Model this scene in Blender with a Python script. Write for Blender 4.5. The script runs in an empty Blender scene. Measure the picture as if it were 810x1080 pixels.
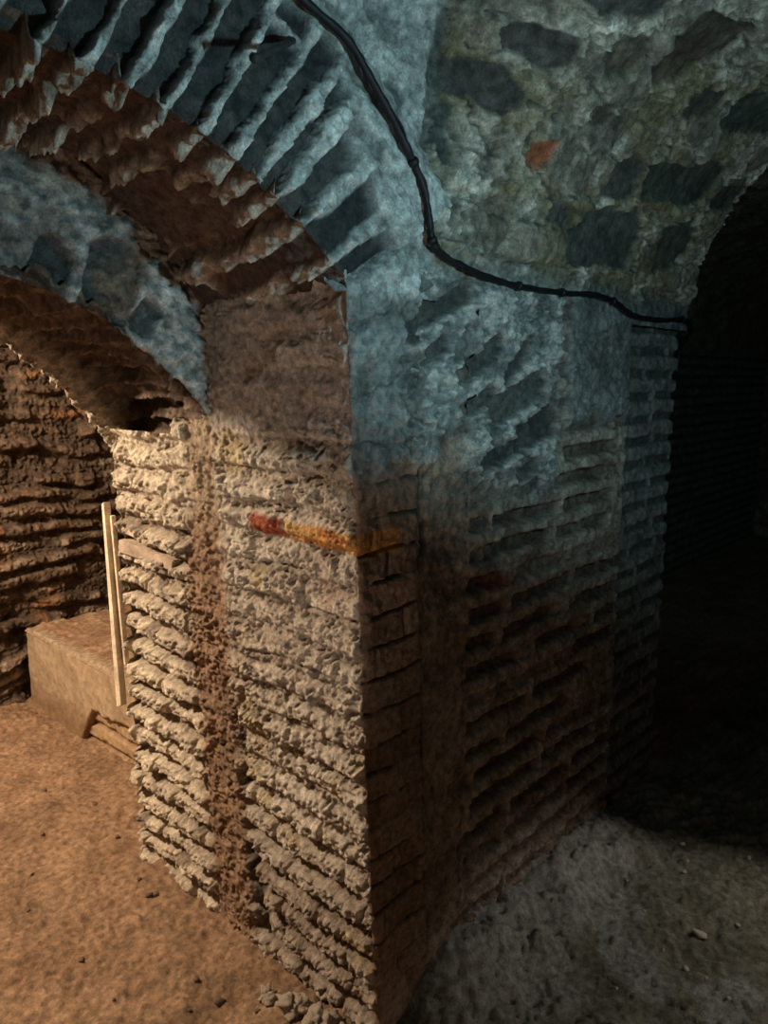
import bpy, bmesh, math, random
import numpy as np
from mathutils import Vector, Matrix

random.seed(7)
C = bpy.context.scene.collection
PI = math.pi

# ------------------------------------------------------------------ noise
_rs = np.random.RandomState(11)
_perm = np.tile(_rs.permutation(256), 3)
_gr = _rs.normal(size=(256, 3)); _gr /= np.linalg.norm(_gr, axis=1)[:, None]
_rnd = _rs.rand(4096)


def sm(a, b, x):
    t = np.clip((x - a) / (b - a), 0, 1)
    return t * t * (3 - 2 * t)


def mix(a, b, t):
    a = np.asarray(a, float); b = np.asarray(b, float)
    if np.ndim(t) and (a.ndim and a.shape[-1] == 3 or b.ndim and b.shape[-1] == 3):
        t = t[..., None]
    return a + (b - a) * t


def perlin(x, y, z):
    x, y, z = np.broadcast_arrays(x, y, z)
    xi, yi, zi = np.floor(x).astype(int), np.floor(y).astype(int), np.floor(z).astype(int)
    xf, yf, zf = x - xi, y - yi, z - zi
    u, v, w = [t * t * t * (t * (t * 6 - 15) + 10) for t in (xf, yf, zf)]
    xi &= 255; yi &= 255; zi &= 255
    out = 0
    for dx in (0, 1):
        for dy in (0, 1):
            for dz in (0, 1):
                g = _gr[_perm[_perm[_perm[xi + dx] + yi + dy] + zi + dz] & 255]
                d = g[..., 0] * (xf - dx) + g[..., 1] * (yf - dy) + g[..., 2] * (zf - dz)
                out = out + d * (u if dx else 1 - u) * (v if dy else 1 - v) * (w if dz else 1 - w)
    return out * 1.6


def fbm(a, b, f, octaves=4, seed=0.0, gain=.5):
    s = 0; amp = 1.
    for i in range(octaves):
        s = s + amp * perlin(a * f + seed * 7.31, b * f - seed * 3.7, np.float64(seed * 1.93 + i * 5.1))
        amp *= gain; f *= 2.03
    return s


def rnd(i, j, k=0):
    return _rnd[(np.asarray(i) * 127 + np.asarray(j) * 311 + k * 997) & 4095]


def worley(a, b, seed=0):
    ia, ib = np.floor(a).astype(int), np.floor(b).astype(int)
    f1 = np.full(a.shape, 9.); f2 = f1.copy(); cid = np.zeros(a.shape)
    for da in (-1, 0, 1):
        for db in (-1, 0, 1):
            ca, cb = ia + da, ib + db
            px = ca + .1 + .8 * rnd(ca, cb, seed); py = cb + .1 + .8 * rnd(ca, cb, seed + 1)
            d = np.hypot(a - px, b - py)
            nearer = d < f1
            f2 = np.where(nearer, f1, np.minimum(f2, d))
            cid = np.where(nearer, rnd(ca, cb, seed + 2), cid)
            f1 = np.where(nearer, d, f1)
    return f1, f2, cid


def capsule(a, b, p0, p1, w):
    """soft-edged brick outline: 1 inside, 0 outside"""
    ax, ay = p0; bx, by = p1
    dx, dy = bx - ax, by - ay
    L = math.hypot(dx, dy); dx /= L; dy /= L
    u = (a - ax) * dx + (b - ay) * dy - L / 2
    v = -(a - ax) * dy + (b - ay) * dx
    k = .35 * w
    q = np.hypot(np.maximum(np.abs(u) - L / 2 + k, 0), np.maximum(np.abs(v) - w / 2 + k, 0)) - k
    return 1 - sm(-.004, .007, q)


def grit(a, b, seed):
    """fine crumbly relief, roughly -1..1"""
    w_ = .006 * fbm(a, b, 30, 2, seed + 50)
    g = fbm(a + w_, b - w_, 42, 4, seed, .68)
    return np.clip(g * .6 - .8 * np.maximum(np.abs(fbm(a - w_, b, 26, 2, seed + 9)) - .35, 0), -1.2, 1.2)


# ------------------------------------------------------------------ materials
def masonry_material(name, bump=.35, scale=160., rough=.92, var=.25, spec=.25):
    m = bpy.data.materials.new(name); m.use_nodes = True
    nt = m.node_tree; N = nt.nodes; Lk = nt.links
    bs = N['Principled BSDF']
    at = N.new('ShaderNodeAttribute'); at.attribute_name = 'Col'
    tc = N.new('ShaderNodeTexCoord')
    n1 = N.new('ShaderNodeTexNoise'); n1.inputs['Scale'].default_value = scale; n1.inputs['Detail'].default_value = 5
    n1.inputs['Roughness'].default_value = .72
    n2 = N.new('ShaderNodeTexNoise'); n2.inputs['Scale'].default_value = scale * .22; n2.inputs['Detail'].default_value = 4
    Lk.new(tc.outputs['Object'], n1.inputs['Vector']); Lk.new(tc.outputs['Object'], n2.inputs['Vector'])
    mr = N.new('ShaderNodeMapRange')
    mr.inputs['From Min'].default_value = .3; mr.inputs['From Max'].default_value = .7
    mr.inputs['To Min'].default_value = 1 - var; mr.inputs['To Max'].default_value = 1 + var
    Lk.new(n2.outputs['Fac'], mr.inputs['Value'])
    mr2 = N.new('ShaderNodeMapRange')
    mr2.inputs['From Min'].default_value = .3; mr2.inputs['From Max'].default_value = .7
    mr2.inputs['To Min'].default_value = 1 - var * .8; mr2.inputs['To Max'].default_value = 1 + var * .8
    Lk.new(n1.outputs['Fac'], mr2.inputs['Value'])
    mu = N.new('ShaderNodeMath'); mu.operation = 'MULTIPLY'
    Lk.new(mr.outputs[0], mu.inputs[0]); Lk.new(mr2.outputs[0], mu.inputs[1])
    vm = N.new('ShaderNodeVectorMath'); vm.operation = 'SCALE'
    Lk.new(at.outputs['Color'], vm.inputs[0]); Lk.new(mu.outputs[0], vm.inputs['Scale'])
    Lk.new(vm.outputs[0], bs.inputs['Base Color'])
    bs.inputs['Roughness'].default_value = rough
    bs.inputs['Specular IOR Level'].default_value = spec
    if bump:
        bp = N.new('ShaderNodeBump'); bp.inputs['Strength'].default_value = bump; bp.inputs['Distance'].default_value = .010
        Lk.new(n1.outputs['Fac'], bp.inputs['Height']); Lk.new(bp.outputs[0], bs.inputs['Normal'])
    return m


def plain_material(name, col, rough=.6, bump=.2, scale=120., var=.3, spec=.4):
    m = masonry_material(name, bump, scale, rough, var, spec)
    nt = m.node_tree
    at = [n for n in nt.nodes if n.type == 'ATTRIBUTE'][0]
    vm = [n for n in nt.nodes if n.type == 'VECT_MATH'][0]
    rgb = nt.nodes.new('ShaderNodeRGB'); rgb.outputs[0].default_value = (*col, 1)
    nt.links.new(rgb.outputs[0], vm.inputs[0]); nt.nodes.remove(at)
    return m


M_CRUST = masonry_material('crusted_brick', .9, 260, .95, .40, .12)
M_WALL = masonry_material('old_masonry', .9, 190, .88, .50, .3)
M_DIRT = masonry_material('packed_earth', .9, 230, .75, .42, .4)
M_PLASTER = masonry_material('sandy_plaster', .3, 140, .92, .18, .2)
M_CABLE = plain_material('black_rubber', (.006, .006, .007), .55, .2, 90, .4, .3)
M_IRON = plain_material('dark_iron', (.02, .018, .018), .5, .4, 200, .5, .5)
M_WOOD = plain_material('pale_wood', (.74, .63, .48), .8, .35, 60, .3, .2)
M_WEDGE = plain_material('grey_timber', (.42, .33, .26), .85, .3, 70, .3, .2)
M_STONE = plain_material('pebble_stone', (.17, .12, .09), .9, .4, 120, .4, .2)
M_PALE = plain_material('pale_pebble_stone', (.55, .50, .42), .85, .4, 120, .3, .2)
M_LUMP = plain_material('mortar_rubble', (.66, .56, .45), .95, .8, 90, .35, .15)


# ------------------------------------------------------------------ mesh helpers
def tag(o, label=None, cat=None, group=None, kind=None):
    if label: o['label'] = label
    if cat: o['category'] = cat
    if group: o['group'] = group
    if kind: o['kind'] = kind
    return o


def empty(name, loc, label, cat, group=None):
    o = bpy.data.objects.new(name, None); C.objects.link(o); o.location = loc
    o.empty_display_size = .05
    return tag(o, label, cat, group)


def link_mesh(name, me, mat, parent=None):
    o = bpy.data.objects.new(name, me); C.objects.link(o)
    if mat and not me.materials: me.materials.append(mat)
    if parent:
        o.parent = parent
        o.matrix_parent_inverse = Matrix.Translation(-Vector(parent.location))
    return o


def surface(name, Pos, Col, mat, parent=None, mask=None):
    n, m = Pos.shape[:2]
    idx = np.arange(n * m).reshape(n, m)
    q = np.stack([idx[:-1, :-1], idx[1:, :-1], idx[1:, 1:], idx[:-1, 1:]], -1)
    if mask is not None:
        k = mask[:-1, :-1] & mask[1:, :-1] & mask[1:, 1:] & mask[:-1, 1:]
        q = q[k]
    q = q.reshape(-1, 4)
    used = np.zeros(n * m, bool); used[q.ravel()] = True
    rem = np.cumsum(used) - 1
    q = rem[q]
    P = Pos.reshape(-1, 3)[used]; K = Col.reshape(-1, 3)[used]
    me = bpy.data.meshes.new(name)
    me.vertices.add(len(P)); me.vertices.foreach_set('co', P.astype(np.float32).ravel())
    me.loops.add(q.size); me.loops.foreach_set('vertex_index', q.astype(np.int32).ravel())
    me.polygons.add(len(q))
    me.polygons.foreach_set('loop_start', np.arange(0, q.size, 4, dtype=np.int32))
    me.polygons.foreach_set('loop_total', np.full(len(q), 4, np.int32))
    me.polygons.foreach_set('use_smooth', np.ones(len(q), bool))
    me.update(calc_edges=True)
    at = me.color_attributes.new('Col', 'FLOAT_COLOR', 'POINT')
    at.data.foreach_set('color', np.concatenate([np.clip(K, 0, 1), np.ones((len(K), 1))], 1).astype(np.float32).ravel())
    me.validate()
    return link_mesh(name, me, mat, parent)


def grid(a, b):
    return np.meshgrid(a, b, indexing='ij')


def spaced(*segs):
    """(start, stop, step) runs joined into one increasing list"""
    out = []
    for a, b, s in segs:
        out.append(np.arange(a, b - s * .25, s))
    out.append([segs[-1][1]])
    return np.concatenate(out)


def popcorn(a, b, size, seed):
    f1, f2, _ = worley(a / size, b / size, seed)
    return np.clip(.62 - f1, -.3, .62)


# ------------------------------------------------------------------ brick pillar: left (lamp-lit) side, coordinates (l, z)
CH = .078
PALE = np.array([.80, .72, .62]); BEIGE = np.array([.52, .44, .36]); DARKJ = np.array([.20, .14, .10])
JOINT = np.array([.36, .24, .165]); ORANGE = np.array([.62, .26, .07]); RED = np.array([.42, .09, .04])
YELLOW = np.array([.62, .48, .22]); PINK = np.array([.50, .31, .24])


def courses(u, v, seed, ch=CH, off=.06, blen=.26, wob=.010, lo=.06, hi=.66, soft=.14):
    vv = v + wob * fbm(u, v, 3.2, 3, seed) + .004 * fbm(u, v, 22, 2, seed + 3) - off
    row = np.floor(vv / ch).astype(int); f = vv / ch - row
    ridge = sm(lo - soft * .5, lo + soft, f) * (1 - sm(hi - soft, hi + soft, f))
    uu = u + .010 * fbm(u, v, 9, 2, seed + 5) + blen * rnd(row, 7, seed) * 3
    col = np.floor(uu / blen).astype(int); g = uu / blen - col
    head = sm(0, .05, g) * (1 - sm(.95, 1, g))
    return ridge, head, row, col, f


def left_side(l, z):
    n1 = fbm(l, z, 2.2, 4, 1); n2 = fbm(l, z, 9, 4, 2); n3 = fbm(l, z, 38, 3, 3)
    n4 = fbm(l, z, 90, 2, 17)
    pop = popcorn(l + .006 * n3, z + .005 * n4, .021, 21); pop2 = popcorn(l, z + .003 * n3, .0095, 31)
    am = .15 + 1.1 * sm(-.35, .55, fbm(l, z, 13, 2, 18)); am2 = .3 + .9 * sm(-.3, .5, fbm(l, z, 24, 2, 19))
    rg3 = 1 - 2.2 * np.abs(fbm(l, z * 1.3, 30, 2, 23)); rg4 = 1 - 2.2 * np.abs(fbm(l, z, 70, 2, 24))
    crust = am * (pop * .007 + rg3 * .0062) + am2 * (pop2 * .004 + rg4 * .0048) + n3 * .003 + n4 * .002
    edge = .012 * fbm(l, z, 7, 3, 4)
    joint = 0 * l
    rear = sm(.645, .68, l + edge + .05 * sm(1.1, 1.3, z))
    front = 1 - sm(.47, .515, l + edge)
    plaster = front * sm(1.455, 1.50, z + .03 * n2)
    # front part of the pillar
    rf, hf, row, col, f = courses(l, z, 5, wob=.017)
    deep = mix(.013, .038, 1 - sm(.36, .60, z + .25 * (.3 - l) + .07 * n1)) * (1 + .5 * n1 + .5 * n2)
    br = rnd(row, col, 3) - .5
    hF = -deep * (1 - rf * mix(.45, 1, hf)) + br * .010 + crust * mix(1.25, .85, plaster) + n2 * .006
    # rear part: rounded crusted ridges
    rr, hr, row2, col2, f2 = courses(l, z, 6, blen=.19, wob=.022, off=.035)
    br2 = rnd(row2, col2, 9) - .5
    blot = sm(1.17, 1.22, z + .02 * n1)
    hR = -mix(.034, .014, blot) * (1 - rr * mix(.3, 1, hr)) * (1 + .5 * n1) + br2 * .020 + crust * 1.25 + n2 * .009
    hJ = -.010 + crust * 1.2 + n2 * .006 + .004 * fbm(l * 3, z, 14, 3, 8)
    hP = -.006 + n2 * .008 + n3 * .003 + pop * .003 + n1 * .006 + .004 * grit(l, z, 14) - .006 * (1 - rf * hf) * sm(-.2, .3, n1)
    crack = sm(.035, .0, np.abs(fbm(l, z * 1.6, 5.5, 4, 12))) * sm(.05, .4, fbm(l, z, 7, 2, 13))
    hP = hP - .006 * crack
    h = hF * (1 - plaster) + hP * plaster
    h = h * front + hJ * np.clip(1 - front - rear, 0, 1) + hR * rear
    # black hollow beside the joint
    hol = (1 - sm(.004, .036, np.abs(l - .475 - .018 * n2 + .05 * sm(.35, .0, z)))) * (1 - sm(.62, .76, z + .05 * n1)) * sm(.02, .08, z)
    hol = hol * sm(-.35, .25, fbm(l * .6, z, 6, 3, 26))
    h = h - .024 * hol
    # colours: dry lime crust over brick, bare clay where it has fallen
    t = np.clip(.5 + .5 * n1 + .4 * n2 + .35 * n3, 0, 1)
    cF = mix(BEIGE, PALE, t)
    cF = mix(cF, YELLOW, .55 * sm(.38, .75, fbm(l, z, 4.5, 3, 15)) * front)
    cF = mix(cF, PINK, .7 * sm(.30, .62, fbm(l, z, 6, 2, 16)) * (1 - sm(.0, .25, l)))
    ctop = mix([.46, .40, .36], [.68, .62, .57], np.clip(.5 + n1 + .5 * n2, 0, 1)); ctop = mix(ctop, [.34, .22, .14], .6 * sm(.1, .5, fbm(l, z, 4, 3, 22)))
    cF = mix(cF, mix(ctop, [.20, .15, .12], .75 * crack), plaster)
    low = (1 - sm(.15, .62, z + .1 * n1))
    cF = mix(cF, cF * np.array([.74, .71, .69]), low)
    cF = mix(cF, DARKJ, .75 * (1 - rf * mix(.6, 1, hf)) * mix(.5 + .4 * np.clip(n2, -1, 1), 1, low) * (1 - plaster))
    cR = mix(BEIGE * 1.08, PALE * np.array([1.05, 1.02, .92]), t)
    cR = mix(cR, DARKJ * 1.25, .6 * (1 - rr) * (1 - .6 * blot)); cR = mix(cR, [.20, .15, .12], .7 * sm(.3, .6, fbm(l, z, 11, 3, 25)) * (1 - blot))
    cJ = mix(JOINT * .85, JOINT * 1.2, np.clip(.5 + n2, 0, 1))
    cJ = mix(cJ, [.46, .36, .26], sm(1.15, 1.35, z))
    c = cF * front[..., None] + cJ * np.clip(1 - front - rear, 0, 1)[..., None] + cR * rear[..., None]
    c = mix(c, [.05, .04, .033], .8 * hol)
    # one row of brighter bricks
    b = sm(1.222, 1.230, z + .004 * n2 - .03 * l) * (1 - sm(1.268, 1.278, z + .004 * n2 - .03 * l))
    og = b * (1 - sm(.228, .236, l)); rd = b * sm(.236, .242, l) * (1 - sm(.34, .37, l))
    c = mix(c, mix(ORANGE, [.72, .46, .16], np.clip(.4 + n2, 0, 1)), .9 * og * front); c = mix(c, RED, .92 * rd * front)
    h = h + (.006 * (og + rd) - .004 * n3 * (og + rd)) * front
    return h, c


# ------------------------------------------------------------------ right side and vault, coordinates (r, s): s is height, then arc length
RV = .62
FAN = [((.115, 1.69), (.34, 1.815), .058, .55), ((.20, 1.625), (.275, 1.685), .036, .9), ((.30, 1.595), (.45, 1.70), .042, .8),
       ((.31, 1.515), (.42, 1.575), .042, .8), ((.46, 1.585), (.565, 1.685), .042, .35), ((.40, 1.505), (.66, 1.60), .075, .9),
       ((.53, 1.445), (.73, 1.525), .046, .3), ((.37, 1.38), (.74, 1.475), .044, .45), ((.55, 1.325), (.63, 1.375), .036, .4),
       ((.56, 1.275), (.66, 1.33), .040, .5)]
# dark stones and brick ends bedded in the rubble of the vault (r, s)
STONES = [((.20, 2.235), (.36, 2.24), .075, (.10, .105, .10)), ((.200, 2.05), (.215, 2.18), .045, (.13, .15, .15)),
          ((.015, 2.15), (.085, 2.145), .075, (.12, .15, .15)), ((1.02, 2.17), (1.42, 2.26), .12, (.10, .12, .105)),
          ((.72, 1.97), (1.12, 2.02), .16, (.12, .135, .125)), ((.80, 2.14), (1.0, 2.17), .11, (.13, .145, .13)),
          ((.46, 2.145), (.535, 2.135), .055, (.50, .15, .07)), ((1.15, 2.42), (1.45, 2.50), .12, (.10, .13, .115)),
          ((1.25, 2.0), (1.5, 2.08), .12, (.11, .13, .11)), ((.50, 2.36), (.62, 2.42), .09, (.16, .14, .10)),
          ((.36, 2.50), (.52, 2.52), .09, (.11, .11, .10)), ((.62, 2.0), (.70, 2.03), .06, (.17, .17, .15)),
          ((.70, 2.40), (.78, 2.52), .11, (.15, .13, .085)), ((1.5, 2.2), (1.66, 2.26), .10, (.11, .13, .11)),
          ((.66, 2.50), (.86, 2.56), .13, (.10, .075, .05)), ((.30, 2.33), (.42, 2.36), .06, (.09, .085, .08)), ((.92, 2.40), (1.06, 2.43), .09, (.10, .10, .085)),
          ((.60, 2.27), (.66, 2.30), .05, (.13, .10, .07)), ((1.1, 2.58), (1.3, 2.64), .10, (.09, .11, .10))]


def z0f(r):
    return 2.3 + (1.83 - 2.3) * sm(.0, .45, r)


def right_side(r, s):
    n1 = fbm(r, s, 2.2, 4, 41); n2 = fbm(r, s, 9, 4, 42); n3 = fbm(r, s, 36, 3, 43)
    pop = popcorn(r, s, .02, 51); gr = grit(r, s, 55)
    edge = .012 * fbm(r, s, 6, 3, 44)
    re = r + edge
    # corner bricks, flush with thin open joints
    rc, hc, row, col, f = courses(r, s, 45, ch=.074, off=.043, blen=.23, wob=.016, lo=.03, hi=.95, soft=.05)
    ck_ = sm(-.35, .15, fbm(r, s, 8, 3, 47))
    rc = mix(1, rc, ck_); hc = mix(1, hc, ck_)
    br = rnd(row, col, 5)
    hC = -.012 * (1 - rc) - .006 * (1 - hc) + (br - .5) * .007 + n2 * .006 + n3 * .002 + .002 * gr
    cC = mix([.22, .14, .095], [.34, .23, .165], np.clip(br + .5 * n2, 0, 1)); cC = mix(cC, [.07, .045, .035], .85 * (1 - rc * mix(.6, 1, hc)))
    # pointing in the vertical joint
    hJ = -.008 + n2 * .009 + n3 * .004 + pop * .006 + .005 * gr
    cJ = mix([.20, .14, .10], [.36, .27, .20], np.clip(.5 + n2, 0, 1))
    ck = (1 - sm(.0, .012, np.abs(r - .215 + .02 * n2 + .015 * sm(1.3, .3, s)))) * sm(-.3, .1, n1 + .3)
    hJ = hJ - .012 * ck; cJ = mix(cJ, [.03, .02, .018], ck)
    # side part: mortar ribs standing proud of worn bricks
    rs_, hs, row2, col2, f2 = courses(r, s, 46, ch=.0785, off=.03, blen=.36, wob=.011, lo=.45, hi=.99, soft=.13)
    br2 = rnd(row2, col2, 8)
    slot = (1 - rs_) * hs * sm(.10, .4, br2 + .2 * n1 + .15) * sm(-.6, -.1, fbm(r * .5, s, 6, 3, 48) + .2)
    lowfade = 1 - sm(.30, .12, s)
    hS = -.030 * slot * mix(.55, 1, lowfade) * (.75 + .5 * br2) + n2 * .008 + n3 * .005 + pop * .006 + .005 * gr
    cS = mix([.26, .19, .14], [.44, .36, .29], np.clip(.5 + n2 + .4 * n1, 0, 1))
    cS = mix(cS, [.11, .075, .057], .8 * slot)
    cS = mix(cS, [.10, .13, .03], .75 * sm(.15, .35, fbm(r, s, 12, 3, 61)) * sm(.13, .03, np.hypot(r - .58, (s - 1.15) * 1.8)))
    cS = mix(cS, [.30, .085, .045], .8 * sm(.42, .44, r) * (1 - sm(.52, .55, r)) * sm(1.035, 1.045, s) * (1 - sm(1.075, 1.085, s)))
    side = sm(.345, .375, re); corner = 1 - sm(.19, .215, re)
    jn = np.clip(1 - side - corner, 0, 1)
    h = hC * corner + hJ * jn + hS * side
    c = cC * corner[..., None] + cJ * jn[..., None] + cS * side[..., None]
    # orange brick turning the corner
    og = (1 - sm(.13, .15, r)) * sm(1.215, 1.225, s) * (1 - sm(1.268, 1.278, s))
    c = mix(c, [.50, .21, .055], .85 * og)
    # limed plaster above
    top = sm(1.40, 1.45, s + .05 * n1 + .02 * n2 - .03 * (r > .25)) * (1 - sm(.30, .40, r))
    top = np.maximum(top, sm(.28, .36, r) * sm(1.22, 1.36, s + .06 * n1 - .16 * sm(.72, .62, r) * 0) * (1 - sm(.70, .80, re)))
    strip = sm(.78, .84, re) * sm(1.43, 1.50, s + .04 * n2)
    top = np.maximum(top, strip)
    pit = sm(.35, .7, fbm(r, s, 16, 3, 63))
    hP = n1 * .008 + n2 * .008 + n3 * .004 + pop * .004 - .010 * pit + .005 * gr
    crk = sm(.05, .0, np.abs(fbm(r, s, 5.5, 3, 64))) * sm(0, .3, n1 + .15)
    hP = hP - .009 * crk
    cP = mix([.14, .14, .13], [.35, .345, .325], np.clip(.5 + .7 * n2 + .5 * n1, 0, 1))
    cP = mix(cP, [.12, .11, .10], .7 * np.maximum(crk, .6 * pit))
    fan = 0 * r
    cf = cP
    for p0, p1, w, tone in FAN:
        k = capsule(r + .006 * n2, s + .006 * n2, p0, p1, w)
        cf = mix(cf, np.array([.30, .285, .25]) * (.12 + .26 * tone), .94 * k)
        fan = np.maximum(fan, k)
    infan = sm(.10, .22, r) * (1 - sm(.74, .80, r)) * sm(1.27, 1.36, s + .15 * (r - .5)) * (1 - sm(1.80, 1.85, s))
    hP = hP + infan * ((1 - fan) * (.012 + .012 * np.abs(n3) + .010 * pop) - .010 * fan)
    cf = mix(cf, np.array([.60, .575, .52]), .65 * infan * (1 - fan) * sm(-.1, .4, n2 + n3))
    cf = cf * (1 - .25 * sm(.6, .9, r))[..., None]  # darkened towards the right to imitate the falloff of the light
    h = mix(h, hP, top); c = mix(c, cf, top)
    # rubble vault
    z0 = z0f(r)
    rub = np.maximum(sm(1.82, 1.90, s + .02 * n2) * sm(.13, .19, r + .03 * fbm(r, s, 5, 3, 66)), 0)
    wf1, wf2, wid = worley(r / .15 + .35 * n2, s / .10 + .35 * n1, 71)
    vf1, vf2, vid = worley(r / .055 + .3 * n2, s / .045, 81)
    body = sm(.02, .30, wf2 - wf1)
    stone = body * (wid > .42)
    sh = sm(.02, .25, vf2 - vf1)
    hV = .022 * n1 + stone * (.004 + .035 * (wid - .5)) + (1 - stone) * (.016 * (vid - .5) * sh + .014 * n2 + .010 * n3 + pop * .008) + stone * .006 * n2 + .002 * n3 + (.008 - .004 * stone) * gr
    cV = mix([.20, .165, .125], [.80, .70, .58], np.clip(.40 + .7 * n2 + .5 * n3 + .3 * gr, 0, 1))
    cV = mix(cV, [.22, .20, .14], .6 * (vid > .72) * sh)
    cV = mix(cV, mix([.09, .08, .065], [.28, .235, .17], np.clip((wid - .42) * 1.7, 0, 1)), .75 * stone)
    cV = mix(cV, [.21, .17, .08], .6 * sm(.1, .45, fbm(r, s, 3.3, 3, 67)))
    crv = sm(.10, .0, wf2 - wf1) * sm(-.1, .2, n2 + .1)
    hV = hV - .016 * crv; cV = mix(cV, [.05, .045, .04], .8 * crv)
    for p0, p1, w, tone in STONES:
        k = capsule(r + .034 * n2 + .03 * fbm(r, s, 4, 2, 69), s + .028 * fbm(r, s, 9, 3, 68) + .02 * fbm(r, s, 4, 2, 70), p0, p1, w)
        hV = mix(hV, -.010 + .008 * n2 + .003 * n3 + .014 * n1 + .003 * gr, k); cV = mix(cV, np.array(tone) * np.array([.62, .58, .55]) * (1 + .4 * n2[..., None]), .93 * k)
    seam = 4 * rub * (1 - rub) * sm(1.93, 2.0, s) * sm(-.5, .1, fbm(r, s, 4, 2, 72))
    hV = hV + .012 * sm(.9, 1, rub)
    h = mix(h, hV, rub) - .02 * seam; c = mix(mix(c, cV, rub), [.05, .045, .04], .85 * seam)
    # plain limed haunch left of the rubble
    hl = sm(1.74, 1.80, s) * (1 - sm(.13, .19, r + .03 * fbm(r, s, 5, 3, 66)))
    hH = .008 * n1 + .010 * n2 + .006 * n3 + pop * .006 + .006 * gr
    cH = mix([.26, .26, .245], [.66, .65, .62], np.clip(.5 + .9 * n2 + .5 * n3, 0, 1))
    k = capsule(r + .012 * n2, s + .01 * n2, (.015, 2.15), (.085, 2.145), .075)
    cH = mix(cH, [.11, .13, .13], .9 * k); hH = hH - .01 * k
    h = mix(h, hH, hl) - .012 * seam * hl; c = mix(c, mix(cH, [.05, .045, .04], .8 * seam), hl)
    return h, c


# ------------------------------------------------------------------ pillar
def lean(z):
    return -.05 * np.clip(z, 0, 1.75)


pillar = empty('brick_pillar', (.55, .55, 0), 'massive square crusted brick pillar whose sharp corner faces the viewer', 'pillar')


def corner_piece(name, t0, t1, za, zb, step, zstep):
    T, Z = grid(np.arange(t0, t1 + step, step), np.arange(za, zb + zstep, zstep))
    l = np.maximum(-T, 0); r = np.maximum(T, 0)
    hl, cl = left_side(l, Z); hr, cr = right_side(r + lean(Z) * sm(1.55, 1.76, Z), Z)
    hr = hr - .02 * sm(1.775, 1.82, Z)
    w = sm(-.012, .012, T)
    h = hl * (1 - w) + hr * w; col = mix(cl, cr, w)
    nx, ny = -(1 - w), -w
    nn = np.hypot(nx, ny); nx /= nn; ny /= nn
    rnd_in = .010 * (1 - np.minimum(np.abs(T) / .02, 1)) ** 2
    P = np.stack([lean(Z) + r + nx * (h - rnd_in), l + ny * (h - rnd_in), Z], -1)
    return surface(name, P, col, M_CRUST, pillar)


corner_piece('corner_shaft', -.54, .225, -.06, 1.83, .003, .003)
# rear shaft, turning its far edge
T, Z = grid(np.arange(-1.30, -.60, .0033), np.arange(-.06, 1.455, .0033))
l_end = 1.135 - .085 * np.clip(Z, 0, 1.5) + .012 * fbm(Z * 0 + 3, Z, 7, 2, 77)
l = np.minimum(-T, l_end); back = np.maximum(-T - l_end, 0)
h, col = left_side(-T, Z)
h = h - .012 * sm(.66, .62, -T)
w = sm(-.02, .05, -T - l_end + .02)
P = np.stack([lean(Z) + back - (1 - w) * h, l + w * (h * .9) - .016 * (1 - np.minimum(np.abs(-T - l_end) / .03, 1)) ** 2, Z], -1)
rear = surface('rear_shaft', P, col, M_CRUST, pillar)
rear['label'] = 'lower rear half with rounded crusted brick ridges'
T, Z = grid(np.arange(.455, .705, .003), np.arange(-.06, 1.50, .003))
h, col = left_side(T, Z)
edge_in = .03 * np.maximum(sm(.49, .46, T), sm(.67, .70, T)) - .006
joint = surface('mortar_joint', np.stack([lean(Z) - h + .004 + edge_in, T, Z], -1), col, M_CRUST, pillar)
joint['label'] = 'brown vertical mortar joint on the lit side'
T, Z = grid(np.arange(.19, .385, .004), np.arange(-.06, 1.83, .004))
h, col = right_side(T, Z)
edge_in = .02 * np.maximum(sm(.21, .195, T), sm(.365, .38, T))
joint2 = surface('mortar_joint', np.stack([T + lean(Z) * (1 - sm(.15, .4, T)), -h + .002 + edge_in, Z], -1), col, M_WALL, pillar)
joint2['label'] = 'dark vertical mortar joint on the shaded side'
T, Z = grid(np.arange(.335, 1.42, .004), np.arange(-.06, 1.83, .004))
h, col = right_side(np.minimum(T, 1.205), Z)
T_end = 1.205 + .008 * fbm(Z * 0, Z, 8, 2, 78)
rr = np.minimum(T, T_end); bk = np.maximum(T - T_end, 0)
w = sm(0, .03, T - T_end + .02)
side = surface('side_shaft', np.stack([rr + w * h, bk - (1 - w) * h, Z], -1), col, M_WALL, pillar)
side['label'] = 'shaded brick side with deeply worn courses and splayed bricks above'

# grey timber let into the rear shaft
def slab(name, pts, mat, parent=None, bevel=.003):
    """convex outline in the (y, z) plane swept along x: pts = list of (x0, x1, y, z)"""
    bm = bmesh.new()
    a = [bm.verts.new((p[0], p[2], p[3])) for p in pts]; b = [bm.verts.new((p[1], p[2], p[3])) for p in pts]
    n = len(pts)
    bm.faces.new(a); bm.faces.new(b[::-1])
    for i in range(n):
        bm.faces.new((a[i], b[i], b[(i + 1) % n], a[(i + 1) % n]))
    bmesh.ops.recalc_face_normals(bm, faces=bm.faces)
    bmesh.ops.bevel(bm, geom=list(bm.edges), offset=bevel, segments=2, affect='EDGES')
    me = bpy.data.meshes.new(name); bm.to_mesh(me); bm.free()
    return link_mesh(name, me, mat, parent)


wd = slab('timber_plate', [(-.063, .03, 1.015, 1.118), (-.061, .03, .90, 1.112), (-.056, .03, .725, 1.098), (-.056, .03, .735, 1.066), (-.063, .03, 1.015, 1.078)], M_WEDGE, pillar)
wd['label'] = 'smooth grey timber plate let into the brickwork'

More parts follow.
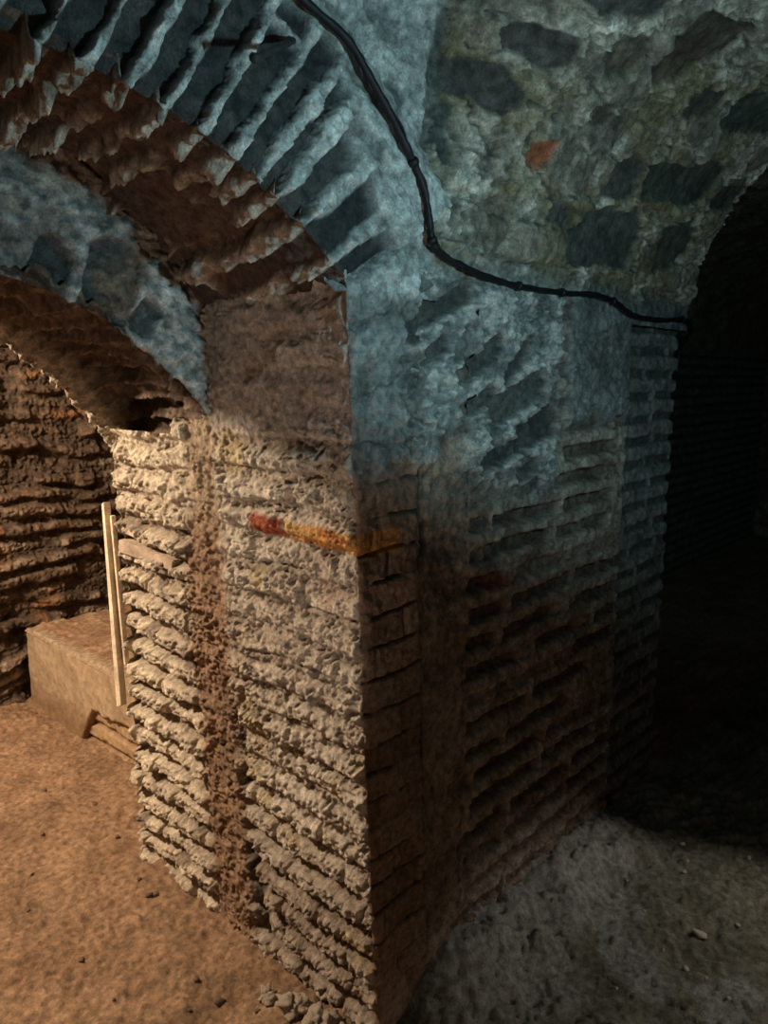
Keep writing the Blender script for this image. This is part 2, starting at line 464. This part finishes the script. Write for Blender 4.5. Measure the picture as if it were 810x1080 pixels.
# ------------------------------------------------------------------ front arch
AC, AR = (-.75, 1.09), .95
ML = np.array([-1.40, -1.335, -1.27, -1.21, -1.15, -1.085, -1.02, -.96, -.90, -.845, -.785, -.725, -.663, -.601, -.538, -.478, -.413, -.355, -.305, -.262, -.205, -.135])
PHI_X = [-1.45, -1.1, -.9, -.66, -.4, -.27, -.2, -.09]
PHI_Y = np.radians([128, 104, 86, 62, 58, 50, 40, 33])


def arch_edge(r):
    return AC[1] + np.sqrt(np.maximum(AR ** 2 - (r - AC[0]) ** 2, .01))


arch = empty('brick_arch', (-.75, .25, 1.77), 'tall front brick arch with blue-lit voussoirs springing from the pillar corner', 'arch')
r0 = spaced((-1.41, -.82, .012), (-.82, -.085, .0032))
d_face = np.arange(.44, 0, -.0045); l_sof = np.arange(0, .56, .0045)
path = np.concatenate([-d_face, l_sof])
Tp, R0 = grid(path, r0)
d = np.maximum(-Tp, 0); l = np.maximum(Tp, 0)
n1 = fbm(R0, Tp, 3, 3, 91); n2 = fbm(R0, Tp, 11, 4, 92); n3 = fbm(R0, Tp, 40, 3, 93)
pop = popcorn(R0, Tp, .016, 95); gr = grit(R0, Tp, 99)
rq = R0 - .14 * l + .010 * n1 + .006 * n2
k = np.clip(np.searchsorted(ML, rq), 1, len(ML) - 1)
dist = np.minimum(np.abs(rq - ML[k - 1]), np.abs(rq - ML[k]))
wid = .0095 + .008 * fbm(R0, Tp, 9, 3, 97) + .004 * sm(-.02, .1, Tp)
mortar = 1 - sm(wid - .003, wid + .003, dist + .003 * n3)
bid = rnd(k, 3, 4)
brk = sm(.02, .0, np.abs(d - .27 - .10 * rnd(k, 9, 2))) * (Tp < 0)           # brick ends on the face
mortar = np.maximum(mortar, .9 * brk)
sofbrk = sm(.018, .0, np.abs(l - .14 - .26 * rnd(k, 5, 6))) * (Tp > .03)
mortar = np.maximum(mortar, .8 * sofbrk)
mortar = mortar * (1 - sm(.06, .16, Tp) * sm(.25, -.25, fbm(R0, Tp, 7, 3, 101)))
hh = -.020 * (1 - mortar) * (.5 + .9 * bid) + mortar * (.010 * n2 + pop * .012 + .006 * n3 + .008 * gr) + .006 * n2 + .002 * n3 + .002 * gr
sof = sm(-.01, .03, Tp)
hh = hh + sof * (-.008 * (1 - mortar) * bid + .014 * n1 + .016 * n2 * mortar + .004 * gr)
fall = sof * sm(.25, .55, fbm(R0, Tp, 5, 3, 98))
hh = hh - .02 * fall - .03 * sm(-.108, -.086, R0) * (Tp < 0)
ring = 1 - sm(.30, .38, d + .05 * n1 + .04 * bid + .16 * sm(-.35, -.12, R0))
phi = np.interp(R0, PHI_X, PHI_Y)
ez = arch_edge(R0)
nz = -(ez - AC[1]) / AR; nx = -(R0 - AC[0]) / AR
w = sm(-.035, .035, Tp)
ny_ = -(1 - w); nx, nz = nx * w, nz * w
nn = np.sqrt(nx ** 2 + ny_ ** 2 + nz ** 2)
ez = ez + .035 * l / .5 * sm(-.1, -.3, R0)
rin = (.020 + .022 * bid * (1 - mortar) + .004 * n2) * (1 - np.minimum(np.abs(Tp) / .075, 1)) ** 2
hh = np.where(Tp < 0, -.035 * sm(.37, .44, d) + mix(.010 * n1 + .010 * n2 + .006 * n3 + pop * .008, hh, ring), hh) - rin
P = np.stack([R0 + d * np.cos(phi) + nx / nn * hh, -.010 + l + ny_ / nn * hh, ez + d * np.sin(phi) + nz / nn * hh], -1)
cb = mix([.034, .036, .036], [.082, .075, .070], np.clip(bid + .5 * n2, 0, 1))
cb = mix(cb, mix([.075, .052, .042], [.15, .095, .07], bid), sof)
cm = mix([.42, .41, .38], [.84, .82, .77], np.clip(.5 + .7 * n2 + .4 * n3, 0, 1))
cm = mix(cm, mix([.34, .28, .22], [.68, .58, .48], np.clip(.5 + .7 * n2 + .4 * n3, 0, 1)), sof)
c = mix(cb, cm, mortar)
c = mix(c, [.24, .13, .075], .6 * fall)
cp = mix([.24, .24, .225], [.66, .65, .62], np.clip(.5 + .9 * n2 + .4 * n3, 0, 1))
c = np.where((Tp < 0)[..., None], mix(cp, c, ring), c)
surface('voussoir_face', P, c, M_WALL, arch, mask=(Tp > -.353) & (Tp < .002))
surface('arch_soffit', P, c, M_WALL, arch, mask=Tp > -.003)['label'] = 'brown underside with pale mortar teeth'
surface('spandrel_plaster', P, c, M_WALL, arch, mask=Tp < -.348)

# ------------------------------------------------------------------ rear arch
BC, BR = (-.68, 1.05), .75
arch2 = empty('brick_arch', (-.68, .8, 1.45), 'lower rear brick arch with pale plaster face and ragged bright rim', 'arch')
SLOT = [((-.42, 1.88), (-.47, 1.74), .080), ((-.28, 1.895), (-.345, 1.69), .115), ((-.21, 1.77), (-.255, 1.705), .055),
        ((-.56, 1.93), (-.60, 1.81), .06), ((-.68, 1.95), (-.69, 1.83), .06)]
th = np.radians(spaced((22, 84, .36), (84, 158, 1.5)))
rho = np.arange(1.16, BR, -.005); ls = np.arange(.5, 1.085, .005); rb = np.arange(BR, 1.5, .02)
path = np.concatenate([rho - BR, -(ls - .5), -(.585 + rb - BR)])        # >0 face, then soffit, then back
Tp, TH = grid(path, th)
d = np.maximum(Tp, 0); l = .5 + np.clip(-Tp, 0, .585); db = np.maximum(-Tp - .585, 0)
u = TH * BR
n1 = fbm(u, Tp, 3, 3, 111); n2 = fbm(u, Tp, 10, 4, 112); n3 = fbm(u, Tp, 38, 3, 113)
pop = popcorn(u, Tp, .015, 115); gr = grit(u, Tp, 119)
seg = np.floor(u / .062 + .2 * n1).astype(int); fr = u / .062 + .2 * n1 - seg
step = rnd(seg, 2, 1)
face = sm(-.01, .02, Tp); bk = sm(-.57, -.60, Tp); sof = np.clip(1 - face - bk, 0, 1)
R_ = BR + d + db + .055 * np.sin(PI * np.clip((.585 + np.minimum(Tp, 0)) / .585, 0, 1) ** .7) * (Tp <= 0)  # soffit bowed upward so the lamp grazes it less
X = BC[0] + R_ * np.cos(TH); Zc = BC[1] + R_ * np.sin(TH)
slot = 0 * X
for p0, p1, w_ in SLOT:
    slot = np.maximum(slot, capsule(X + .010 * n2, Zc + .010 * n2, p0, p1, w_))
slot = slot * (Tp > 0)
hf = .014 * n1 + .012 * n2 + .006 * n3 + pop * .010 - .026 * slot + .010 * gr
mj = 1 - sm(.10, .26, np.minimum(fr, 1 - fr))
lb = sm(.03, .0, np.abs(((l * 1 + .13 * rnd(seg, 4, 3)) % .24) - .12))
mj = np.maximum(mj, .7 * lb)
rim = sm(-.48, -.56, Tp) * (1 - bk)
hs = (.042 * (step - .5) - .016 * (1 - mj)) * (1 - rim) + .014 * n1 + .010 * n2 + .005 * n3 + mj * pop * .010
# shelves of broken brick along the front of the soffit
jag = sm(.20, .0, -Tp) * (Tp <= 0)
hs = hs - .035 * jag * (step > .45)
hs = hs + .006 * gr + .03 * (step - .5) * sm(.2, .45, -Tp) * (1 - rim) + rim * (.026 + .010 * n2 + .008 * gr + pop * .012)
hh = hf * face + hs * sof + .01 * n2 * bk
wf, ws, wb = face, sof, bk
nx = -np.cos(TH) * ws; nz = -np.sin(TH) * ws; ny_ = -wf + wb
nn = np.sqrt(nx ** 2 + ny_ ** 2 + nz ** 2) + 1e-6
P = np.stack([X + nx / nn * hh, l + ny_ / nn * hh, Zc + nz / nn * hh], -1)
cf = mix([.26, .245, .22], [.70, .67, .62], np.clip(.5 + .8 * n2 + .5 * n1 + .5 * n3, 0, 1)); cf = mix(cf, [.085, .08, .075], .9 * slot)  # slots painted dark for the shadow on the recessed bricks
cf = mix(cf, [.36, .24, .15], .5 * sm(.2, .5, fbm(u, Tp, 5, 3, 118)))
cs = mix(mix([.07, .048, .035], [.16, .095, .06], step), [.26, .19, .14], mj * .6 * sm(-.2, .3, n2))  # bricks darkened as painted shade, since the lamp still reaches here
cs = mix(cs, [.55, .46, .36], rim * .85)  # paler rim colour adds to the light from the chamber side
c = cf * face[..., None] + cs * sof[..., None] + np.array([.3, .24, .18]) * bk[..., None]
surface('plaster_face', P, c, M_WALL, arch2, mask=Tp > -.0001)
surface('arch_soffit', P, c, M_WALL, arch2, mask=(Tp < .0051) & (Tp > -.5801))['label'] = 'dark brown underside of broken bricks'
surface('rear_face', P, c, M_WALL, arch2, mask=Tp < -.5749)

# ------------------------------------------------------------------ setting: vault, walls, floor
def vault_pos(r, s, h, rv=RV, shift=0.):
    z0 = z0f(r)
    th = np.clip((s - z0) / rv, 0, PI / 2); ext = np.maximum(s - z0 - rv * PI / 2, 0)
    y = shift - rv * (1 - np.cos(th)) - ext; z = np.where(s < z0, s, z0 + rv * np.sin(th))
    return np.stack([r, y - np.cos(th) * h, z - np.sin(th) * h], -1)


Rg, Sg = grid(spaced((-1.6, -.14, .02), (-.14, 1.70, .0045)), spaced((1.77, 2.75, .0045), (2.75, 4.6, .05)))
h, c = right_side(Rg, Sg)
under = sm(-.02, .03, (Sg - 1.775) - (Rg + .09) * .65) * sm(.40, .36, np.hypot(Rg + .75, Sg - 1.09) - AR)
h = h - .05 * under
mask = (Rg > -.10) | (Sg > arch_edge(Rg) + .03)
h = h - .02 * sm(1.66, 1.70, Rg)
vault = surface('ceiling', vault_pos(Rg, Sg, h), c, M_WALL, mask=mask)
tag(vault, 'rubble stone vault curving overhead above the dark cable', kind='structure')

# recessed brick wall of the passage to the right, then its vault, both going back into the dark
Rg, Sg = grid(spaced((1.16, 1.80, .0045), (1.80, 7.0, .05)), spaced((-.06, 1.83, .0045)))
n2 = fbm(Rg, Sg, 9, 4, 131); n3 = fbm(Rg, Sg, 36, 3, 132)
rs_, hs, row, col, f = courses(Rg, Sg, 133, ch=.079, off=.02, blen=.24, wob=.008, lo=.34, hi=.98, soft=.10)
slot = (1 - rs_) * hs
h = -.014 * slot * (.6 + .8 * rnd(row, col, 5)) + .006 * n2 + .004 * n3
c = mix(mix([.17, .17, .15], [.28, .27, .24], np.clip(.5 + n2, 0, 1)), [.07, .07, .06], .85 * slot)
wr = surface('wall_right', np.stack([Rg, .055 - h + 1.2 * sm(1.72, 2.0, Rg), Sg], -1), c, M_WALL)  # bend added past the vault edge so the light misses the wall
tag(wr, kind='structure')
Rg, Sg = grid(spaced((1.66, 2.2, .012), (2.2, 7.0, .05)), spaced((1.80, 3.3, .015), (3.3, 4.6, .05)))
n1 = fbm(Rg, Sg, 3, 3, 141); n2 = fbm(Rg, Sg, 9, 4, 142)
f1, f2, cid = worley(Rg / .16, Sg / .10, 143)
h = .02 * n1 + .02 * n2 + .03 * (cid - .5) * sm(0, .3, f2 - f1)
c = mix([.15, .13, .08], [.30, .27, .18], np.clip(.5 + n2, 0, 1))
cr = surface('ceiling_passage', vault_pos(Rg, Sg, h, RV + .1, .18 + 1.08 * sm(1.70, 2.0, Rg)), c, M_WALL)
tag(cr, kind='structure')


def plain_wall(name, f, a, b, seed, tint=(.26, .20, .15), ch=.08, blen=.3, depth=.03, pale=.75):
    A, B = grid(a, b)
    n1 = fbm(A, B, 2.5, 3, seed); n2 = fbm(A, B, 9, 4, seed + 1); n3 = fbm(A, B, 34, 3, seed + 2)
    rg, hd, row, col, fr = courses(A, B, seed, ch=ch, blen=blen, wob=.042, lo=.05, hi=.62, soft=.16)
    bid = rnd(row, col, 3)
    pop = popcorn(A, B, .02, seed + 4)
    gone = (bid < .38)
    h = -depth * (1 - rg * mix(.4, 1, hd) * np.where(gone, .25, 1)) + .022 * (bid - .5) + .018 * n1 + .012 * n2 + .006 * n3 + pop * .010 + .007 * grit(A, B, seed + 9) - .03 * sm(.25, .6, fbm(A, B, 4, 3, seed + 8))
    t = np.array(tint)
    c = mix(t * .55, t * 1.25, np.clip(.45 + .5 * (bid - .5) + .6 * n2, 0, 1))
    c = mix(c, [.48, .40, .31], pale * sm(.15, .5, n1 + .5 * n2 + .5 * fbm(A, B, 6, 2, seed + 7)) * rg)
    c = mix(c, [.36, .17, .07], .6 * sm(.35, .6, fbm(A, B, 5, 3, seed + 6)))
    c = mix(c, [.08, .055, .04], .7 * (1 - rg))
    o = surface(name, f(A, B, h), c, M_WALL)
    return tag(o, kind='structure')


plain_wall('wall_back', lambda A, B, h: np.stack([A, 2.62 - h, B], -1), spaced((-2.3, -.3, .04), (-.3, .95, .0048), (.95, 2.2, .04)), spaced((-.06, 1.95, .0048), (1.95, 2.5, .04)), 151, tint=(.15, .10, .068), ch=.078, depth=.034, pale=.45)
plain_wall('wall_left', lambda A, B, h: np.stack([-1.40 + h, A, B], -1), np.arange(-.1, 1.16, .03), np.arange(-.06, 1.95, .03), 161)
plain_wall('wall_chamber', lambda A, B, h: np.stack([-2.3 + h, A, B], -1), np.arange(1.0, 2.7, .04), np.arange(-.06, 2.5, .04), 171)
plain_wall('wall_end', lambda A, B, h: np.stack([7.0 - h, A, B], -1), np.arange(-2.7, 1.4, .05), np.arange(-.06, 2.9, .05), 181)
# side of the chamber behind the pillar, its rough ceiling
plain_wall('wall_chamber_side', lambda A, B, h: np.stack([2.15 - h, A, B], -1), np.arange(1.0, 2.7, .05), np.arange(-.06, 2.5, .05), 191)
A, B = grid(np.arange(-2.32, 2.2, .04), np.arange(1.0, 2.7, .04))
c = mix([.2, .15, .11], [.4, .32, .25], np.clip(.5 + fbm(A, B, 8, 3, 201), 0, 1))
tag(surface('ceiling_chamber', np.stack([A, B, 2.42 + .05 * fbm(A, B, 3, 3, 202) + .25 * np.sin((A + 2.3) / 4.4 * PI)], -1), c, M_WALL), kind='structure')


def floor_z(x, y):
    n1 = fbm(x, y, 1.3, 3, 211); n2 = fbm(x, y, 6, 4, 212)
    z = .014 * n1 + .009 * n2
    z = mix(z, -.022 + .006 * n2, np.exp(-(((x - .2) / .42) ** 2 + ((y - 2.05) / .5) ** 2) ** 2))
    z = z + .045 * np.exp(-(((x - .10) / .13) ** 2 + ((y - 2.52) / .16) ** 2))            # dirt heaped by the ledge
    m = sm(-.26, -.01, y + .05 * n2) * sm(.05, .3, x) * (1 - sm(1.1, 1.35, x))
    z = z + .10 * m * sm(.5, .2, y)                                                                       # rubble banked against the pillar
    return z


X, Y = grid(spaced((-2.4, -.85, .05), (-.85, 1.75, .0075), (1.75, 7.1, .05)), spaced((-2.7, -.95, .05), (-.95, 1.9, .0075), (1.9, 2.75, .010)))
n2 = fbm(X, Y, 9, 4, 221); n3 = fbm(X, Y, 34, 4, 222, .6)
f1, f2, cid = worley(X / .055, Y / .055, 223); g1, g2, gid = worley(X / .022, Y / .022, 226)
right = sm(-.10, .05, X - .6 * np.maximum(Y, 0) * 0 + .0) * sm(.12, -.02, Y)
clod = (cid > .72) * np.clip(.42 - f1, 0, 1) * .030 + (gid > .6) * np.clip(.40 - g1, 0, 1) * .013
ux = (X * .55 + Y * .83)
rip = fbm(ux * 2.2, (X * .83 - Y * .55) * .8, 11, 4, 225, .6)
Zf = floor_z(X, Y) + clod + .005 * n3 + .007 * grit(X, Y, 233) + mix(.004 * n2, .020 * rip * sm(-.25, .2, fbm(X, Y, 2.5, 2, 228) + .1) + .005 * n2, right)
Zf = Zf + .010 * np.clip(.45 - worley(X / .013, Y / .013, 236)[0], 0, 1) * (worley(X / .013, Y / .013, 236)[2] > .55)
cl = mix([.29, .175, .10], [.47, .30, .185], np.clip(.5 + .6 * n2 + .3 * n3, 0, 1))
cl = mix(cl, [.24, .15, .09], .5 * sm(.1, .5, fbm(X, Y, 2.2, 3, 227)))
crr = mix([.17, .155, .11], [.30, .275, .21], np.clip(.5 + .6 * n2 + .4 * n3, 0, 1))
pw = sm(-.38, -.1, Y + .16 * fbm(X, Y, 5, 3, 229)) * sm(.05, .25, X) * (1 - sm(1.0, 1.3, X))
crr = mix(crr, [.46, .45, .43], .8 * pw)
pw2 = sm(.15, .4, fbm(X, Y, 4, 3, 231) + .45 - 1.8 * np.hypot(X - .62, Y + .42))
crr = mix(crr, [.40, .40, .39], .7 * pw2)
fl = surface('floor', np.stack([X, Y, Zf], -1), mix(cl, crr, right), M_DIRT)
tag(fl, kind='structure')

# ------------------------------------------------------------------ plastered ledge in the chamber
ledge = empty('masonry_ledge', (.7, 2.1, 0), 'low plastered masonry ledge with broken front, behind the pillar by the back wall', 'ledge')
XL, ZT = .27, .385
A, B = grid(np.arange(1.15, 2.62, .0055), np.arange(-.06, ZT + .0001, .0055))
n2 = fbm(A, B, 8, 4, 241); n3 = fbm(A, B, 34, 3, 242)
c = mix([.36, .26, .17], [.50, .38, .26], np.clip(.5 + .7 * n2, 0, 1)); c = mix(c, [.30, .20, .12], sm(.18, .02, B + .03 * n2))
hole_top = -.08 + .225 * sm(2.15, 1.96, A) + .02 * sm(1.95, 1.7, A) + .022 * fbm(A, B * 0, 14, 3, 243)
solid = B > np.where(A < 2.14, hole_top, -1)
edge = 1 - sm(0, .02, B - np.where(A < 2.14, hole_top, -1))
Pf = np.stack([XL - .004 * n2 - .002 * n3 + .012 * edge, A, B], -1)
rt = surface('plaster_front', Pf, mix(c, [.24, .15, .085], .6 * edge), M_PLASTER, ledge, mask=solid)
# thickness of the broken plaster
bm = bmesh.new(); bm.from_mesh(rt.data)
be = [e for e in bm.edges if e.is_boundary and (e.verts[0].co.z < .28) and e.verts[0].co.y < 2.2 and e.verts[0].co.y > 1.2]
g = bmesh.ops.extrude_edge_only(bm, edges=be)
for v in [v for v in g['geom'] if isinstance(v, bmesh.types.BMVert)]:
    v.co.x += .035
bm.to_mesh(rt.data); bm.free()
A, B = grid(np.arange(1.15, 2.14, .005), np.arange(-.06, .22, .005))
n2 = fbm(A, B, 9, 4, 251); n3 = fbm(A, B, 34, 3, 252)
rg, hd, row, col, fr = courses(A, B, 253, ch=.085, off=.0, blen=.2, wob=.012, lo=.05, hi=.72, soft=.10)
h = -.018 * (1 - rg * mix(.5, 1, hd)) + .005 * n2 + .003 * n3
c = mix([.30, .20, .12], mix([.42, .28, .17], [.50, .36, .22], rnd(row, col, 2)), rg)
surface('exposed_brickwork', np.stack([XL + .030 - h, A, B], -1), c, M_PLASTER, ledge)
A, B = grid(np.arange(XL - .004, 1.5, .0075), np.arange(1.15, 2.63, .0075))
n2 = fbm(A, B, 8, 4, 261); n3 = fbm(A, B, 30, 3, 262)
f1, f2, cid = worley(A / .05, B / .05, 263)
zz = ZT + .008 * n2 * sm(0, .06, A - XL) + .004 * n3 + (cid > .7) * np.clip(.4 - f1, 0, 1) * .03 * sm(.02, .06, A - XL) - .012 * sm(.012, 0, A - XL)
c = mix([.36, .20, .12], [.52, .34, .21], np.clip(.5 + .7 * n2, 0, 1)); c = mix(c, [.50, .37, .25], sm(.07, .03, A - XL + .02 * n2))
tp = surface('dusty_top', np.stack([A, B, zz], -1), c, M_DIRT, ledge)

# ------------------------------------------------------------------ wooden lath against the pillar's rear edge
lath = slab('wooden_lath', [(-.083, -.062, 1.066, 1.225), (-.083, -.062, 1.048, 1.232), (-.055, -.034, 1.076, .56), (-.055, -.034, 1.108, .545)], M_WOOD, bevel=.002)
tag(lath, 'narrow pale wooden lath standing upright against the rear edge of the pillar', 'lath')
st = slab('edge_strip', [(-.072, -.058, 1.040, 1.19), (-.072, -.058, 1.028, 1.19), (-.045, -.030, 1.050, .70), (-.045, -.030, 1.064, .70)], M_WOOD, lath, bevel=.0015)


# ------------------------------------------------------------------ cable
def tube(pts, radii, name, mat, parent=None, sides=10, closed_caps=True):
    pts = [Vector(p) for p in pts]; n = len(pts)
    bm = bmesh.new(); rings = []; up = Vector((.3, -.9, .2))
    for i, p in enumerate(pts):
        t = (pts[min(i + 1, n - 1)] - pts[max(i - 1, 0)]).normalized()
        a = t.cross(up).normalized(); b = t.cross(a).normalized()
        rings.append([bm.verts.new(p + radii[i] * (math.cos(k * 2 * PI / sides) * a + math.sin(k * 2 * PI / sides) * b)) for k in range(sides)])
    for r1, r2 in zip(rings, rings[1:]):
        for k in range(sides):
            bm.faces.new((r1[k], r1[(k + 1) % sides], r2[(k + 1) % sides], r2[k]))
    bm.faces.new(rings[0][::-1]); bm.faces.new(rings[-1])
    for f in bm.faces: f.smooth = True
    bmesh.ops.recalc_face_normals(bm, faces=bm.faces)
    me = bpy.data.meshes.new(name); bm.to_mesh(me); bm.free()
    return link_mesh(name, me, mat, parent)


def catmull(ctrl, per=10):
    c_ = [Vector(p) for p in ctrl]; c_ = [2 * c_[0] - c_[1]] + c_ + [2 * c_[-1] - c_[-2]]
    out = []
    for i in range(1, len(c_) - 2):
        p0, p1, p2, p3 = c_[i - 1:i + 3]
        for k in range(per):
            t = k / per
            out.append(.5 * ((2 * p1) + (-p0 + p2) * t + (2 * p0 - 5 * p1 + 4 * p2 - p3) * t * t + (-p0 + 3 * p1 - 3 * p2 + p3) * t ** 3))
    out.append(c_[-2]); return out


CAB = [(-.36, 2.36), (-.285, 2.29), (-.22, 2.247), (-.106, 2.213), (-.044, 2.164), (.010, 2.117), (.067, 2.058), (.119, 1.994), (.139, 1.929), (.153, 1.886), (.196, 1.863), (.265, 1.848),
       (.398, 1.831), (.546, 1.825), (.738, 1.828), (.90, 1.836), (1.032, 1.823), (1.153, 1.794), (1.368, 1.791), (1.568, 1.802), (1.689, 1.768), (1.755, 1.715), (1.768, 1.62)]
ctrl = [(r, -.026 + (.09 * max(0, r - 1.66) / .1 if r > 1.66 else 0), z) for r, z in CAB]
cp_ = catmull(ctrl, 12)
rad = [.0078 + .0012 * math.sin(i * .9) * math.sin(i * .37) for i in range(len(cp_))]
cable = tube(cp_, rad, 'power_cable', M_CABLE)
tag(cable, 'black electric cable looping down and across the vault above the pillar', 'cable')
wr_pts = []
for i, p in enumerate(cp_[60:150]):
    a = i * .42
    wr_pts.append(p + Vector((.002 * math.sin(a), -.007 + .002 * math.cos(a), .005 * math.sin(a * .7))))
tube(wr_pts, [.0022] * len(wr_pts), 'twisted_wire', M_CABLE, cable, 6)
for j in (76, 106, 152, 166, 190, 226):
    p = cp_[j]; t = (cp_[j + 1] - cp_[j - 1]).normalized()
    cl_ = tube([p - t * .008, p - t * .003, p + t * .003, p + t * .008], [.0095, .0125, .012, .009], 'cable_tie', M_CABLE, cable, 8)

# iron spike sticking out of the arch face
sp = catmull([(-.205, .012, 2.19), (-.225, -.012, 2.176), (-.29, -.045, 2.137), (-.37, -.088, 2.089)], 5)
spike = tube(sp, [.0052 + .001 * math.sin(i * 2.1) for i in range(len(sp))], 'iron_spike', M_IRON, None, 8)
tag(spike, 'rusty iron spike sticking out of the blue-lit arch bricks near the cable', 'spike')
e = sp[-1]; t = (sp[-1] - sp[-3]).normalized()
tube([e - t * .004, e, e + t * .004], [.0062, .0085, .006], 'spike_head', M_IRON, spike, 8)

# ------------------------------------------------------------------ loose stones
def stone_mesh(name, seed, sub=3, rough=.35):
    bm = bmesh.new(); bmesh.ops.create_icosphere(bm, subdivisions=sub, radius=1)
    co = np.array([v.co[:] for v in bm.verts])
    d_ = 1 + rough * (fbm(co[:, 0] + seed, co[:, 1] + co[:, 2] * 1.3, 1.1, 3, seed) + .5 * fbm(co[:, 2] + seed, co[:, 0] - co[:, 1], 2.3, 3, seed + 2))
    f1, f2, cid = worley(co[:, 0] * 1.2 + seed * 3.3, co[:, 1] * 1.2 + co[:, 2], 301)
    d_ -= .16 * (cid - .5)
    for v, k in zip(bm.verts, d_): v.co *= float(k)
    for f in bm.faces: f.smooth = True
    me = bpy.data.meshes.new(name); bm.to_mesh(me); bm.free(); return me


def fz(x, y):
    return float(floor_z(np.array([x]), np.array([y]))[0])


DARK = [stone_mesh('pebble', s, 2) for s in (1, 2, 3)]
for m_ in DARK: m_.materials.append(M_STONE)
PALEM = [stone_mesh('pebble', s, 2) for s in (5, 6, 7)]
for m_ in PALEM: m_.materials.append(M_PALE)


def pebble(me, x, y, s, label, group=None, flat=.7):
    o = bpy.data.objects.new('pebble', me); C.objects.link(o)
    o.location = (x, y, fz(x, y) + s * .42); o.rotation_euler = (random.uniform(-.3, .3), random.uniform(-.3, .3), random.uniform(0, 6.28))
    o.scale = (s * random.uniform(.9, 1.25), s * random.uniform(.7, 1.0), s * flat)
    tag(o, label, 'pebble', group)


LD = 'small dark pebble lying loose on the lamp-lit orange dirt floor'
for i, (x, y, s) in enumerate([(-.375, .774, .010), (-.193, .489, .010), (-.192, .384, .013), (-.107, .876, .012), (-.089, .863, .011), (-.087, .969, .009), (-.385, 1.097, .007),
                               (-.02, 1.231, .008), (.037, 1.509, .010), (-.261, .419, .006), (-.146, .284, .008), (-.377, .591, .006), (-.191, 1.442, .008), (-.30, .95, .005), (-.24, .70, .006), (-.05, 1.75, .012), (-.31, 1.25, .006)]):
    pebble(DARK[i % 3], x, y, s, LD, 'dark pebbles on the orange dirt floor')
pebble(PALEM[0], -.449, 1.07, .011, 'pale pebble on the orange dirt near the left edge', None)
pebble(PALEM[1], .883, -.459, .017, 'larger pale stone on the grey earth right of the pillar', None, .5)
LP_ = 'small pale pebble lying on the dim grey earth right of the pillar'
for i, (x, y, s) in enumerate([(1.144, -.311, .008), (1.0, -.524, .007), (.729, -.477, .009), (.707, -.597, .011), (.959, -.201, .007), (.759, -.401, .006), (.54, -.364, .006), (.735, -.528, .006), (.873, -.295, .006),
                               (1.284, -.25, .009), (1.20, -.30, .007), (1.355, -.446, .008)]):
    pebble(PALEM[i % 3], x, y, s, LP_, 'pale pebbles on the grey earth')
LB = [stone_mesh('mortar_lump', s, 4, .55) for s in (11, 12, 13)]
for m_ in LB: m_.materials.append(M_LUMP)
for i, (x, y, s, lab) in enumerate([(-.085, .225, .030, 'crumbled mortar lump at the lit foot of the pillar, farthest from its corner'), (-.080, .130, .036, 'biggest crumbled mortar lump at the lit foot of the pillar'),
                                    (-.075, .030, .034, 'crumbled mortar lump right at the foot of the pillar corner'), (-.100, .300, .020, 'smallest crumbled mortar lump beside the vertical joint at the pillar foot')]):
    o = bpy.data.objects.new('mortar_lump', LB[i % 3]); C.objects.link(o)
    o.location = (x, y, fz(x, y) + s * .5); o.rotation_euler = (0, 0, i * 1.7); o.scale = (s, s * 1.2, s * .9)
    tag(o, lab, 'rubble', 'rubble at the pillar foot')

# ------------------------------------------------------------------ lights
def light(kind, name, loc, energy, col, size, target=None, angle=None, blend=.5):
    d_ = bpy.data.lights.new(name, kind); d_.energy = energy; d_.color = col
    d_.shadow_soft_size = size
    o = bpy.data.objects.new(name, d_); C.objects.link(o); o.location = loc
    if target is not None:
        o.rotation_euler = (Vector(target) - Vector(loc)).to_track_quat('-Z', 'Y').to_euler()
    if angle: d_.spot_size = math.radians(angle); d_.spot_blend = blend
    return o


light('POINT', 'chamber_lamp', (-1.2, 1.8, 2.10), 255, (1., .78, .55), .045)
light('SPOT', 'passage_lamp', (-.07, -1.05, 1.72), 30, (.48, .88, 1.), .035, (.56, -.494, 2.93), 178, .36)
light('SPOT', 'floor_lamp', (1.55, -1.15, .95), 19, (1., .93, .80), .03, (.86, -.56, 0), 52, .6)
light('POINT', 'aisle_fill', (-.75, -1.5, .55), 5.0, (1., .68, .44), .08)  # added warm fill to lift the shaded face, no actual lamp
light('SPOT', 'arch_fill', (-1.0, -.25, .35), 21, (1., .82, .66), .06, (-.06, .25, 1.60), 58, 1.)  # added upward fill to brighten upper shaft and soffit, no actual fitting

w = bpy.data.worlds.new('World'); bpy.context.scene.world = w; w.use_nodes = True
w.node_tree.nodes['Background'].inputs[0].default_value = (.5, .6, .7, 1)
w.node_tree.nodes['Background'].inputs[1].default_value = .0

# ------------------------------------------------------------------ camera
cd = bpy.data.cameras.new('camera'); cam = bpy.data.objects.new('camera', cd); C.objects.link(cam)
cd.sensor_fit = 'VERTICAL'; cd.sensor_height = 36; cd.lens = 800 / 1080 * 36
cd.clip_start = .02
cam.location = (-1.178, -1.102, 1.6); cam.rotation_euler = (math.radians(80), 0, math.radians(-47.5))
sc = bpy.context.scene; sc.camera = cam
sc.view_settings.view_transform = 'Standard'; sc.view_settings.look = 'None'
sc.view_settings.exposure = 0; sc.view_settings.gamma = 1
try: sc.view_settings.use_curve_mapping = False
except Exception: pass
